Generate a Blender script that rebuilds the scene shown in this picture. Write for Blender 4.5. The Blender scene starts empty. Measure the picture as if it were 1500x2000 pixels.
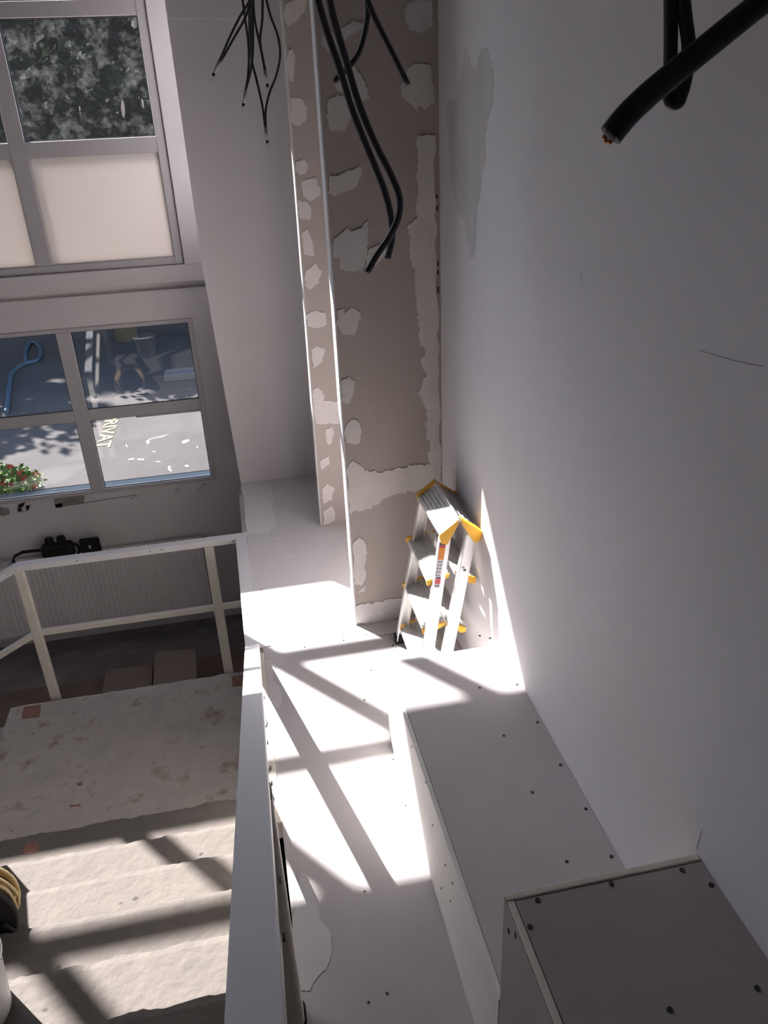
import bpy, bmesh, math, random
from mathutils import Vector, Matrix, noise
random.seed(7)
sc = bpy.context.scene
COL = sc.collection

# ------------------------------------------------------------------ camera
# everything is laid out in "u" (1 u = 0.9 m) with the camera at the origin,
# then scaled to metres and lifted so that the lower floor is z = 0
S = 0.9
ZO = 4.32
def W(x, y, z): return Vector((x*S, y*S, (z+ZO)*S))
YAW, PIT, ROL, FPX = -0.17866223, -0.46525205, -0.04637883, 1532.816
RC = Matrix.Rotation(YAW, 3, 'Z') @ Matrix.Rotation(math.pi/2+PIT, 3, 'X') @ Matrix.Rotation(ROL, 3, 'Z')
cd = bpy.data.cameras.new('camera'); cam = bpy.data.objects.new('camera', cd); COL.objects.link(cam)
cam.matrix_world = Matrix.Translation(W(0, 0, 0)) @ RC.to_4x4()
cd.sensor_fit = 'VERTICAL'; cd.sensor_height = 24.0; cd.lens = FPX*24.0/2000.0
cd.clip_start = 0.02; cd.clip_end = 500
sc.camera = cam
# ------------------------------------------------------------------ world, sun, exposure
SUNV = Vector((0.77, -1.0, -1.08)).normalized()
w = bpy.data.worlds.new('sky'); sc.world = w; w.use_nodes = True
nt = w.node_tree; bg = nt.nodes['Background']
sk = nt.nodes.new('ShaderNodeTexSky'); sk.sky_type = 'NISHITA'; sk.sun_disc = False
sk.sun_elevation = math.asin(-SUNV.z); sk.sun_rotation = math.atan2(-SUNV.x, -SUNV.y)
nt.links.new(sk.outputs['Color'], bg.inputs['Color']); bg.inputs['Strength'].default_value = 0.42
sd = bpy.data.lights.new('sun', 'SUN'); sun = bpy.data.objects.new('sun', sd); COL.objects.link(sun)
sd.energy = 18.0; sd.angle = math.radians(0.6); sd.color = (1.0, 0.925, 0.90)
sun.rotation_euler = SUNV.to_track_quat('-Z', 'Y').to_euler(); sun.location = W(-6, 12, 12)
sc.view_settings.view_transform = 'Standard'; sc.view_settings.look = 'None'
sc.view_settings.gamma = 1.0; sc.view_settings.use_curve_mapping = False
sc.view_settings.exposure = 0.94
sc.cycles.max_bounces = 10; sc.cycles.diffuse_bounces = 6; sc.cycles.transparent_max_bounces = 16

# ------------------------------------------------------------------ pixel helper: where the sight line of a photo point meets a real plane
def ray(px, py): return RC @ Vector(((px-750)/FPX, -(py-1000)/FPX, -1.0))
def at(ax, val, px, py):
    d = ray(px, py); i = 'XYZ'.index(ax); return d*(val/d[i])

# ------------------------------------------------------------------ materials
def mat(name, col, rough=0.7, metal=0.0, var=0.0, vscale=4.0, bump=0.0, bscale=40.0, spec=None, col2=None, c2scale=2.0, c2lo=0.5, c2hi=0.7, stretch=None, specks=None):
    m = bpy.data.materials.new(name); m.use_nodes = True
    t = m.node_tree; b = t.nodes['Principled BSDF']
    b.inputs['Roughness'].default_value = rough; b.inputs['Metallic'].default_value = metal
    if spec is not None: b.inputs['Specular IOR Level'].default_value = spec
    c4 = (*col, 1); b.inputs['Base Color'].default_value = c4
    geo = t.nodes.new('ShaderNodeNewGeometry'); src = geo.outputs['Position']
    if stretch:
        mp = t.nodes.new('ShaderNodeMapping'); mp.inputs['Scale'].default_value = stretch
        t.links.new(src, mp.inputs['Vector']); src = mp.outputs['Vector']
    cur = None
    if var > 0 or col2:
        n = t.nodes.new('ShaderNodeTexNoise'); n.inputs['Scale'].default_value = vscale; n.inputs['Detail'].default_value = 6; n.inputs['Roughness'].default_value = 0.65
        t.links.new(src, n.inputs['Vector'])
        r = t.nodes.new('ShaderNodeValToRGB'); r.color_ramp.elements[0].position = 0.3; r.color_ramp.elements[1].position = 0.7
        r.color_ramp.elements[0].color = tuple(max(0, c*(1-var)) for c in col)+(1,); r.color_ramp.elements[1].color = tuple(min(1, c*(1+var)) for c in col)+(1,)
        t.links.new(n.outputs['Fac'], r.inputs['Fac']); cur = r.outputs['Color']
    if col2:
        n2 = t.nodes.new('ShaderNodeTexNoise'); n2.inputs['Scale'].default_value = c2scale; n2.inputs['Detail'].default_value = 8; n2.inputs['Roughness'].default_value = 0.6
        t.links.new(src, n2.inputs['Vector'])
        mr = t.nodes.new('ShaderNodeMapRange'); mr.inputs['From Min'].default_value = c2lo; mr.inputs['From Max'].default_value = c2hi
        t.links.new(n2.outputs['Fac'], mr.inputs['Value'])
        mx = t.nodes.new('ShaderNodeMix'); mx.data_type = 'RGBA'
        t.links.new(mr.outputs['Result'], mx.inputs['Factor']); t.links.new(cur, mx.inputs['A']); mx.inputs['B'].default_value = (*col2, 1)
        cur = mx.outputs['Result']
    if specks:
        vo = t.nodes.new('ShaderNodeTexVoronoi'); vo.inputs['Scale'].default_value = specks[0]; t.links.new(src, vo.inputs['Vector'])
        nd = t.nodes.new('ShaderNodeTexNoise'); nd.inputs['Scale'].default_value = specks[0]*5; t.links.new(src, nd.inputs['Vector'])
        ad = t.nodes.new('ShaderNodeMath'); ad.operation = 'MULTIPLY_ADD'; t.links.new(nd.outputs['Fac'], ad.inputs[0]); ad.inputs[1].default_value = .16; t.links.new(vo.outputs['Distance'], ad.inputs[2])
        ms_ = t.nodes.new('ShaderNodeMapRange'); ms_.inputs['From Min'].default_value = specks[1]+.06; ms_.inputs['From Max'].default_value = specks[1]+.10; t.links.new(ad.outputs[0], ms_.inputs['Value'])
        m3 = t.nodes.new('ShaderNodeMix'); m3.data_type = 'RGBA'; m3.inputs['A'].default_value = tuple(c*.42 for c in col)+(1,)
        t.links.new(ms_.outputs['Result'], m3.inputs['Factor']); t.links.new(cur, m3.inputs['B']); cur = m3.outputs['Result']
    if cur is not None: t.links.new(cur, b.inputs['Base Color'])
    if bump > 0:
        nb = t.nodes.new('ShaderNodeTexNoise'); nb.inputs['Scale'].default_value = bscale; nb.inputs['Detail'].default_value = 8
        t.links.new(src, nb.inputs['Vector'])
        bp = t.nodes.new('ShaderNodeBump'); bp.inputs['Strength'].default_value = bump; bp.inputs['Distance'].default_value = 0.01
        t.links.new(nb.outputs['Fac'], bp.inputs['Height']); t.links.new(bp.outputs['Normal'], b.inputs['Normal'])
    return m
M = {}
M['wall'] = mat('white wall paint', (.74, .715, .735), .75, var=.035, vscale=1.3, bump=.08, bscale=25)
M['ceiling'] = mat('grey unpainted ceiling', (.20, .19, .19), .9, var=.05)
M['hall'] = mat('grey hall wall paint', (.22, .205, .205), .85, var=.05)
M['front'] = mat('grey window wall paint', (.76, .725, .73), .8, var=.05, vscale=1.6, bump=.12, bscale=20)
M['board'] = mat('brown plasterboard paper', (.43, .385, .355), .9, var=.03, vscale=3)
M['boxboard'] = mat('grey pink plasterboard paper', (.47, .44, .445), .9, var=.05, vscale=2.2, col2=(.54, .51, .515), c2scale=1.7, c2lo=.5, c2hi=.75)
M['boarddark'] = mat('raw step plasterboard paper', (.36, .32, .315), .9, var=.06, vscale=3, col2=(.42, .385, .38), c2scale=3, c2lo=.55, c2hi=.8)
M['ledge'] = mat('painted plasterboard ledge', (.68, .65, .66), .85, var=.03, vscale=2)
M['sideboard'] = mat('white filled side board', (.74, .71, .68), .8, var=.05, vscale=5)
M['plaster'] = mat('joint plaster', (.66, .63, .61), .85, var=.06, vscale=18, bump=.25, bscale=60, stretch=(1, 1, .5))
M['plaster2'] = mat('grey joint plaster', (.60, .585, .585), .85, var=.08, vscale=14, bump=.25, bscale=60)
M['smear'] = mat('dried grey filler', (.62, .595, .595), .9, var=.08, vscale=9, stretch=(1, 1, .25))
M['ledgefill'] = mat('smooth white filler', (.76, .735, .74), .85, var=.03, vscale=8)
M['boxfill'] = mat('grey smooth filler', (.56, .535, .54), .85, var=.03, vscale=8)
M['edge'] = mat('gypsum cut edge', (.68, .63, .54), .9, var=.10, vscale=12)
M['bead'] = mat('corner bead', (.66, .66, .67), .5, var=.05, vscale=10)
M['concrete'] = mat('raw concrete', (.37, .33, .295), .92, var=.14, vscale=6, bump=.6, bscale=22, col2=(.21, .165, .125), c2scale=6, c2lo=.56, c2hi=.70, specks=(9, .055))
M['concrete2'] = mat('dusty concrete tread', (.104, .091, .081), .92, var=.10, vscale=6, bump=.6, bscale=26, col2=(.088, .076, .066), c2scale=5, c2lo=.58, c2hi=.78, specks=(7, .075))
M['rust'] = mat('rusty steel plate', (.20, .085, .06), .8, var=.3, vscale=18, col2=(.30, .22, .18), c2scale=20, c2lo=.6, c2hi=.7)
M['railtop'] = mat('white rail enamel', (.74, .735, .75), .42, var=.03, vscale=6)
M['cream'] = mat('cream rail enamel', (.70, .655, .58), .55, var=.07, vscale=9)
M['frame'] = mat('grey window aluminium', (.56, .535, .55), .5, var=.03, vscale=5)
M['gasket'] = mat('black gasket', (.02, .02, .025), .6)
M['radiator'] = mat('white radiator enamel', (.80, .765, .76), .5, var=.02)
M['dark'] = mat('dark slate floor', (.25, .23, .23), .7, var=.25, vscale=3, bump=.2, bscale=12, col2=(.20, .185, .175), c2scale=2.3, c2lo=.54, c2hi=.72, stretch=(1, 2.2, 1))
M['smudge'] = mat('dried paint smudge', (.30, .285, .275), .9, var=.3, vscale=14)
M['woodfloor'] = mat('bare brown screed', (.22, .17, .145), .85, var=.12, vscale=5)
M['card'] = mat('brown fibre board', (.32, .26, .23), .85, var=.06, vscale=6)
M['alu'] = mat('brushed aluminium', (.72, .71, .70), .38, metal=.85, var=.06, vscale=8, stretch=(1, 1, .15))
M['tread'] = mat('dusty aluminium tread', (.56, .55, .54), .5, metal=.45, var=.14, vscale=20)
M['yellow'] = mat('yellow plastic', (.80, .42, .03), .45)
M['sticker'] = mat('white sticker', (.70, .69, .72), .5)
M['orange'] = mat('orange sticker print', (.78, .28, .03), .5)
M['red'] = mat('red sticker print', (.62, .07, .08), .5)
M['ink'] = mat('black sticker print', (.05, .05, .06), .5)
M['cable'] = mat('dark grey cable sheath', (.035, .033, .040), .42, spec=.4)
M['copper'] = mat('copper strand', (.55, .24, .10), .4, metal=.6)
M['tape'] = mat('translucent sleeve', (.62, .60, .62), .5)
M['screw'] = mat('black screw head', (.03, .028, .028), .5)
M['black'] = mat('black rubber', (.020, .018, .020), .8, spec=.2)
M['brass'] = mat('tan cable', (.45, .34, .17), .5)
M['bucket'] = mat('white bucket plastic', (.70, .69, .72), .4)
M['asphalt'] = mat('worn asphalt', (.026, .0215, .0200), .95, var=.22, vscale=7, bump=.3, bscale=40, col2=(.034, .029, .0275), c2scale=1.1, c2lo=.45, c2hi=.7)
M['kerb'] = mat('concrete kerb', (.075, .071, .066), .95, var=.08, vscale=5)
M['paintw'] = mat('white road speck', (.20, .195, .19), .9)
M['painty'] = mat('yellow road paint', (.20, .155, .06), .8, var=.1, vscale=9)
M['sill'] = mat('blue grey metal sill', (.24, .31, .36), .5)
M['bark'] = mat('bark', (.10, .075, .05), .95, var=.2)
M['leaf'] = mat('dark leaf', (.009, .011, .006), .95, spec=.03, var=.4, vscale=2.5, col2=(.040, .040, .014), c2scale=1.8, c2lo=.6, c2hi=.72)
M['leaf2'] = mat('geranium leaf', (.16, .30, .06), .6, var=.35, vscale=20)
M['petal'] = mat('red petal', (.75, .10, .08), .6)
M['pot'] = mat('planter clay', (.20, .18, .17), .8)
M['blue'] = mat('reflected blue hose', (.03, .055, .08), .5)
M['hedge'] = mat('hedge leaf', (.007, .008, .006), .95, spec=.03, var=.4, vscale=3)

def glass_mat():
    m = bpy.data.materials.new('dusty window glass'); m.use_nodes = True; t = m.node_tree
    for n in list(t.nodes): t.nodes.remove(n)
    out = t.nodes.new('ShaderNodeOutputMaterial'); tr = t.nodes.new('ShaderNodeBsdfTransparent'); tr.inputs['Color'].default_value = (.95, .965, .97, 1)
    gl = t.nodes.new('ShaderNodeBsdfGlossy'); gl.inputs['Roughness'].default_value = 0.02
    fr = t.nodes.new('ShaderNodeFresnel')
    gb = t.nodes.new('ShaderNodeNewGeometry'); ior = t.nodes.new('ShaderNodeMapRange'); ior.inputs['To Min'].default_value = 1.5; ior.inputs['To Max'].default_value = 1/1.5
    t.links.new(gb.outputs['Backfacing'], ior.inputs['Value']); t.links.new(ior.outputs['Result'], fr.inputs['IOR'])
    mx = t.nodes.new('ShaderNodeMixShader'); t.links.new(fr.outputs[0], mx.inputs[0]); t.links.new(tr.outputs[0], mx.inputs[1]); t.links.new(gl.outputs[0], mx.inputs[2])
    di = t.nodes.new('ShaderNodeBsdfTranslucent'); di.inputs['Color'].default_value = (.8, .82, .85, 1)
    geo = t.nodes.new('ShaderNodeNewGeometry'); n = t.nodes.new('ShaderNodeTexNoise'); n.inputs['Scale'].default_value = 9; n.inputs['Detail'].default_value = 10; n.inputs['Roughness'].default_value = .75
    t.links.new(geo.outputs['Position'], n.inputs['Vector'])
    mr = t.nodes.new('ShaderNodeMapRange'); mr.inputs['From Min'].default_value = .5; mr.inputs['From Max'].default_value = .8; mr.inputs['To Min'].default_value = .002; mr.inputs['To Max'].default_value = .03
    t.links.new(n.outputs['Fac'], mr.inputs['Value'])
    m2 = t.nodes.new('ShaderNodeMixShader'); t.links.new(mr.outputs['Result'], m2.inputs[0]); t.links.new(mx.outputs[0], m2.inputs[1]); t.links.new(di.outputs[0], m2.inputs[2])
    t.links.new(m2.outputs[0], out.inputs['Surface']); return m
M['glass'] = glass_mat()
def panel_mat():
    m = bpy.data.materials.new('opal infill panel'); m.use_nodes = True; t = m.node_tree
    for n in list(t.nodes): t.nodes.remove(n)
    out = t.nodes.new('ShaderNodeOutputMaterial'); a = t.nodes.new('ShaderNodeBsdfDiffuse'); a.inputs['Color'].default_value = (.80, .775, .75, 1)
    b = t.nodes.new('ShaderNodeBsdfTranslucent'); b.inputs['Color'].default_value = (.86, .82, .79, 1)
    mx = t.nodes.new('ShaderNodeMixShader'); mx.inputs[0].default_value = .16
    t.links.new(a.outputs[0], mx.inputs[1]); t.links.new(b.outputs[0], mx.inputs[2]); t.links.new(mx.outputs[0], out.inputs['Surface']); return m
M['opal'] = panel_mat()

# ------------------------------------------------------------------ mesh helpers
class MB:
    def __init__(s): s.v = []; s.f = []; s.sm = []
    def add(s, vs, fs, smooth=False):
        o = len(s.v); s.v += [Vector(p) for p in vs]; s.f += [tuple(i+o for i in f) for f in fs]; s.sm += [smooth]*len(fs); return s
    def box(s, x0, x1, y0, y1, z0, z1, xf=None):
        p = [Vector((x, y, z)) for z in (z0, z1) for y in (y0, y1) for x in (x0, x1)]
        if xf: p = [xf(q) for q in p]
        return s.add(p, [(0, 2, 3, 1), (4, 5, 7, 6), (0, 1, 5, 4), (2, 6, 7, 3), (0, 4, 6, 2), (1, 3, 7, 5)])
    def bar(s, a, b, wx, wy, up=Vector((0, 0, 1))):       # rectangular bar from a to b; wx across, wy along "up"
        a = Vector(a); b = Vector(b); d = (b-a).normalized(); side = d.cross(up).normalized(); u = side.cross(d).normalized()
        ps = []
        for c in (a, b):
            for i, j in ((-1, -1), (1, -1), (1, 1), (-1, 1)): ps.append(c+side*(i*wx/2)+u*(j*wy/2))
        return s.add(ps, [(0, 1, 2, 3), (7, 6, 5, 4), (0, 4, 5, 1), (1, 5, 6, 2), (2, 6, 7, 3), (3, 7, 4, 0)])
    def tube(s, path, r, n=10, cap=True, radii=None):
        path = [Vector(p) for p in path]; rings = []; prev = None; o = len(s.v)
        for i, p in enumerate(path):
            t = (path[min(i+1, len(path)-1)]-path[max(i-1, 0)]).normalized()
            if prev is None:
                prev = t.orthogonal().normalized()
            prev = (prev-t*prev.dot(t)).normalized(); b = t.cross(prev)
            rr = radii[i] if radii else r
            for k in range(n):
                a = 2*math.pi*k/n; s.v.append(p+prev*(math.cos(a)*rr)+b*(math.sin(a)*rr))
        for i in range(len(path)-1):
            for k in range(n):
                s.f.append((o+i*n+k, o+i*n+(k+1) % n, o+(i+1)*n+(k+1) % n, o+(i+1)*n+k)); s.sm.append(True)
        if cap:
            s.f.append(tuple(o+k for k in range(n))[::-1]); s.f.append(tuple(o+(len(path)-1)*n+k for k in range(n))); s.sm += [False, False]
        return s
    def lathe(s, c, prof, n=32, axis='Z'):
        o = len(s.v); c = Vector(c)
        for r, h in prof:
            for k in range(n):
                a = 2*math.pi*k/n; q = Vector((r*math.cos(a), r*math.sin(a), h))
                if axis == 'X': q = Vector((q.z, q.x, q.y))
                if axis == 'Y': q = Vector((q.x, q.z, q.y))
                s.v.append(c+q)
        for i in range(len(prof)-1):
            for k in range(n):
                s.f.append((o+i*n+k, o+i*n+(k+1) % n, o+(i+1)*n+(k+1) % n, o+(i+1)*n+k)); s.sm.append(True)
        return s
    def prism(s, poly, vec):
        vec = Vector(vec); n = len(poly); ps = [Vector(p) for p in poly]+[Vector(p)+vec for p in poly]
        fs = [tuple(range(n))[::-1], tuple(range(n, 2*n))]+[(i, (i+1) % n, n+(i+1) % n, n+i) for i in range(n)]
        return s.add(ps, fs)
    def build(s, name, m, parent=None, bevel=0, label=None):
        me = bpy.data.meshes.new(name)
        off = parent_world(parent) if parent else Vector((0, 0, 0))
        me.from_pydata([tuple(W(*p)-off) for p in s.v], [], s.f); me.materials.append(M[m])
        me.polygons.foreach_set('use_smooth', s.sm)
        bm = bmesh.new(); bm.from_mesh(me); bmesh.ops.recalc_face_normals(bm, faces=bm.faces); bm.to_mesh(me); bm.free()
        o = bpy.data.objects.new(name, me); COL.objects.link(o)
        if parent: o.parent = parent
        if bevel:
            b = o.modifiers.new('bevel', 'BEVEL'); b.width = bevel; b.segments = 2; b.limit_method = 'ANGLE'; b.angle_limit = math.radians(40)
        if label: o['label'] = label
        return o
WORLD = {}
def parent_world(p):
    v = Vector((0, 0, 0))
    while p is not None: v = v+p.location; p = p.parent
    return v
def tag(o, label=None, cat=None, group=None, kind=None):
    if label: o['label'] = label
    if cat: o['category'] = cat
    if group: o['group'] = group
    if kind: o['kind'] = kind
    return o
def thing(name, loc, label, cat, group=None, kind=None):
    o = bpy.data.objects.new(name, None); COL.objects.link(o); o.location = W(*loc); o.empty_display_size = .1
    return tag(o, label, cat, group, kind)
def struct(name, mb, m, label, bevel=0):
    o = mb.build(name, m, None, bevel); return tag(o, label, 'structure' if False else name.split('_')[0], None, 'structure')

def ragged(poly, amp=2.0, sub=5, seed=0, closed=True):
    rnd = random.Random(seed); out = []
    n = len(poly)
    for i in range(n):
        a = poly[i]; b = poly[(i+1) % n]; L = math.hypot(b[0]-a[0], b[1]-a[1]); k = max(1, min(sub, int(L/5)))
        for j in range(k):
            t = j/k; ex = amp*min(1, L/20)
            out.append((a[0]+(b[0]-a[0])*t+(rnd.uniform(-ex, ex)), a[1]+(b[1]-a[1])*t+rnd.uniform(-ex, ex)))
    return out
def patch(ax, val, px, m, parent, thick=.0025, amp=2.0, name='plaster_patch', seed=None, dirn=None, sub=5, off=.0004, label=None):
    """thin irregular layer of dried material lying on a real plane"""
    seed = seed if seed is not None else int(px[0][0]*7+px[0][1])
    i = 'XYZ'.index(ax); sgn = dirn if dirn else (-1 if val > 0 else 1)
    pts = []
    for q in ragged(px, amp, sub, seed):
        v = at(ax, val, *q); v[i] = val+sgn*off; pts.append(v)
    vec = Vector((0, 0, 0)); vec[i] = sgn*thick
    return MB().prism(pts, vec).build(name, m, parent, label=label)
def disc(ax, val, px, py, r, m, parent, name='screw', h=.003, sgn=1):
    c = at(ax, val, px, py); i = 'XYZ'.index(ax); n = 10
    pts = []
    for k in range(n):
        a = 2*math.pi*k/n; q = Vector((0, 0, 0)); j, l = [t for t in range(3) if t != i]
        q[j] = math.cos(a)*r; q[l] = math.sin(a)*r; pts.append(c+q)
    vec = Vector((0, 0, 0)); vec[i] = sgn*h
    return MB().prism(pts, vec).build(name, m, parent)

# ================================================================== ROOM
ZB, ZL, ZF = -2.605, -3.73, -4.32          # ledge top, landing, lower floor
CEIL = 2.62
XL, YR = -6.9, -2.6
YW = 6.6
floor = struct('floor', MB().box(XL-.1, 1.1, YR-.1, YW+.1, ZF-.15, ZF), 'dark', 'dark dusty lower floor below the railing and radiator')
ceil = struct('ceiling', MB().box(XL-.1, 1.1, YR-.1, YW+.12, CEIL, CEIL+.12), 'ceiling', 'grey ceiling high above the stairwell')
wr = struct('wall_right', MB().box(1.0, 1.12, YR, YW+.12, ZF, CEIL), 'wall', 'long white painted wall along the right side')
wl = struct('wall_left', MB().box(XL-.12, XL, YR, YW+.12, ZF, CEIL), 'wall', 'far left white wall of the hall')
wb = struct('wall_rear', MB().box(XL, 1.0, YR-.12, YR, ZF, CEIL), 'hall', 'grey wall behind the upper floor')
# upper floor slab that the flight climbs to
uf = struct('floor', MB().box(XL, 1.0, YR, -.05, -1.93, -1.75), 'concrete', 'upper concrete floor the stairs climb to')
# window wall ---------------------------------------------------------------
X1 = -.315                                     # right edge of the window openings
UZ0, UZ1 = -.96, 2.47
LZ0, LZ1 = -2.83, -1.385
NC = 6; PITCH = 1.03
XO = X1-.07-.915-PITCH*(NC-1)-.07
wf = MB()
wf.box(XL, 1.0, YW, YW+.14, ZF, LZ0)
wf.box(XL, 1.0, YW, YW+.14, LZ1, -1.15)
wf.box(X1, 1.0, YW, YW+.14, LZ0, LZ1); wf.box(XL, XO-.02, YW, YW+.14, LZ0, LZ1)
wf.box(XL, 1.0, YW+.045, YW+.14, -1.15, -1.09)
wf.box(XL, 1.0, YW, YW+.14, -1.09, UZ0)
wf.box(X1, 1.0, YW, YW+.14, UZ0, UZ1); wf.box(XL, XO, YW, YW+.14, UZ0, UZ1)
wf.box(XL, 1.0, YW, YW+.14, UZ1, CEIL)
wall_front = struct('wall_front', wf, 'front', 'grey painted window wall with two rows of windows')
cl = MB()
cl.box(XL, .2, YW-.05, YW-.001, -1.09, UZ0-.005)
cl.box(X1+.005, .2, YW-.05, YW-.001, UZ0-.005, CEIL-.001)
cl.build('cladding', 'front', wall_front, .003)
# messy bottom of the lower window
for px, m, nm in [([(105,972),(166,962),(164,982),(108,992)], 'smudge', 'sealing_tape'), ([(108,985),(122,982),(122,991),(109,993)], 'sticker', 'sealing_tape'),
                  ([(36,984),(50,980),(46,988),(40,991),(44,998),(36,999)], 'black', 'hole'),
                  ([(0,990),(16,992),(20,1003),(6,1008),(0,1006)], 'smudge', 'stain'),
                  ([(50,988),(62,984),(60,992),(52,997)], 'plaster2', 'plaster_patch'), ([(34,991),(58,986),(56,997),(44,1002),(33,1000)], 'plaster2', 'plaster_patch')]:
    patch('Y', YW-.001, px, m, wall_front, .003, .8, nm, off=.0 if m == 'plaster2' else .003)
for pts in [[(255,975),(263,969),(270,973)], [(342,960),(346,953),(351,958),(346,960)], [(386,960),(400,944),(404,949)], [(395,947),(400,945)], [(150,985),(210,975),(268,966)]]:
    MB().tube([at('Y', YW-.004, *q) for q in pts], .0022, 5).build('scratch', 'ink', wall_front)

def make_window(name, label, z0, z1, rows, xr_pane, kinds, yb=(YW-.012, YW+.055), glass_y=YW+.04):
    """rows: list of (z0,z1) openings; kinds: 'glass' or 'opal' per row"""
    t = thing(name, ((X1+XO)/2, YW+.02, z0), label, 'window', kind='structure')
    xs = []
    x = xr_pane
    for c in range(NC): xs.append((x-.915, x)); x -= PITCH
    y0, y1 = yb
    fr = MB(); xl = xs[-1][0]-.065
    fr.box(xr_pane, X1-.001, y0, y1, z0+.001, z1-.001); fr.box(xl, xs[-1][0], y0, y1, z0+.001, z1-.001)
    fr.box(xs[-1][0], xr_pane, y0, y1, z0+.001, rows[0][0]); fr.box(xs[-1][0], xr_pane, y0, y1, rows[-1][1], z1-.001)
    fr.build('frame', 'frame', t, .004)
    for c in range(NC-1):
        MB().box(xs[c+1][1], xs[c][0], y0+.004, y1, rows[0][0], rows[-1][1]).build('mullion', 'frame', t, .004)
    for i in range(len(rows)-1):
        for c in range(NC):
            MB().box(xs[c][0], xs[c][1], y0+.006, y1, rows[i][1], rows[i+1][0]).build('transom', 'frame', t, .004)
    for i, (a, b) in enumerate(rows):
        for c in range(NC):
            k = kinds[i]
            if name == 'window_1' and c == 0 and i == 3: k = 'opal'  # unseen top right pane made opal to keep sun off the nib side
            p = MB().box(xs[c][0], xs[c][1], glass_y, glass_y+(.02 if k == 'opal' else .007), a, b).build('pane' if k == 'glass' else 'infill_panel', k, t)
            if k == 'opal':
                A, B = xs[c]; ob_ = MB()
                ob_.box(A-.02, A+.004, y1+.001, y1+.062, a, b); ob_.box(B-.004, B+.02, y1+.001, y1+.062, a, b); ob_.box(A+.004, B-.004, y1+.001, y1+.062, b-.004, b+.02); ob_.build('shadow_bead', 'frame', t)  # beads added outside to cast a shadow border onto the opal panels
            g = MB(); q = .006; ya, yb2 = y0+.012, glass_y-.001
            A, B = xs[c]
            g.box(A, A+q, ya+.01, yb2, a, b); g.box(B-q, B, ya+.01, yb2, a, b); g.box(A+q, B-q, ya+.01, yb2, a, a+q); g.box(A+q, B-q, ya+.01, yb2, b-q, b)
            g.build('gasket', 'gasket' if k == 'glass' else 'frame', t)
    return t, xs
win1, xs1 = make_window('window_1', 'tall upper window grid with dark tree view above cream opal panels', UZ0, UZ1,
    [(-.907, -.155), (-.052, .703), (.80, 1.56), (1.66, 2.40)], -.381, ['opal', 'glass', 'glass', 'glass'])
win2, xs2 = make_window('window_2', 'lower grey window of two rows looking down on the asphalt', LZ0+.002, LZ1-.002,
    [(-2.79, -2.165), (-2.068, -1.42)], -.357, ['glass', 'glass'], yb=(YW-.012, YW+.022), glass_y=YW+.012)
# dirt on the panes
for px in [[(237,198),(239,194),(242,200),(244,215),(243,232),(239,226),(236,212)], [(257,40),(265,38),(268,52),(262,56),(256,50)], [(96,52),(104,50),(107,57),(99,58)], [(72,72),(80,68),(86,66),(84,74),(74,80),(68,84)], [(276,192),(280,196),(281,212),(278,210)]]:
    patch('Y', YW+.038, px, 'tape', win1, .0006, .6, 'dirt_streak', off=.0)
# outside sill of the lower window (two lengths with a joint)
jx = at('Z', -2.835, 343, 940)[0]
t = thing('metal_sill', (-2.5, 6.9, -2.86), 'blue grey metal sill running outside under the lower window', 'sill')
MB().box(jx+.004, .2, YW+.03, 6.86, -2.85, -2.835).box(jx+.004, .2, 6.845, 6.86, -2.90, -2.835).build('sill_length', 'sill', t)
MB().box(XL, jx-.002, YW+.03, 6.86, -2.85, -2.835).box(XL, jx-.002, 6.845, 6.86, -2.90, -2.835).build('sill_length', 'sill', t)

# recess wall, nib and partition --------------------------------------------
YB1, YB2, YB3 = 3.73, 5.0, 5.94
rw = MB().prism([(-.097, YB3, ZB), (-.16, YB3, -.93), (-.165, YB3, CEIL), (1.0, YB3, CEIL), (1.0, YB3, ZB)], (0, .10, 0))
wall_recess = struct('wall_recess', rw, 'wall', 'white painted wall between the window wall and the board nib')
MB().box(-.155, .99, YB3-.012, YB3-.0005, .607, CEIL-.001).build('soffit_band', 'wall', wall_recess)
wn = MB().prism([(.443, YB2, ZB), (.470, YB2, .6), (.500, YB2, CEIL), (1.0, YB2, CEIL), (1.0, YB2, ZB)], (0, .075, 0))
wall_nib = struct('wall_nib', wn, 'board', 'narrow brown plasterboard nib with a row of plaster dabs')
wp = MB().box(.485, 1.0, YB1, YB1+.09, ZB, CEIL)
wall_partition = struct('wall_partition', wp, 'board', 'wide brown plasterboard partition with plaster patches behind the stepladder')
MB().box(.477, .4845, YB1-.004, YB1+.094, ZB+.002, CEIL-.002).build('corner_bead', 'bead', wall_partition)
MB().bar((.441, YB2+.036, ZB+.001), (.498, YB2+.036, CEIL-.002), .006, .08, up=Vector((0, 1, 0))).build('corner_bead', 'bead', wall_nib)
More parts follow.
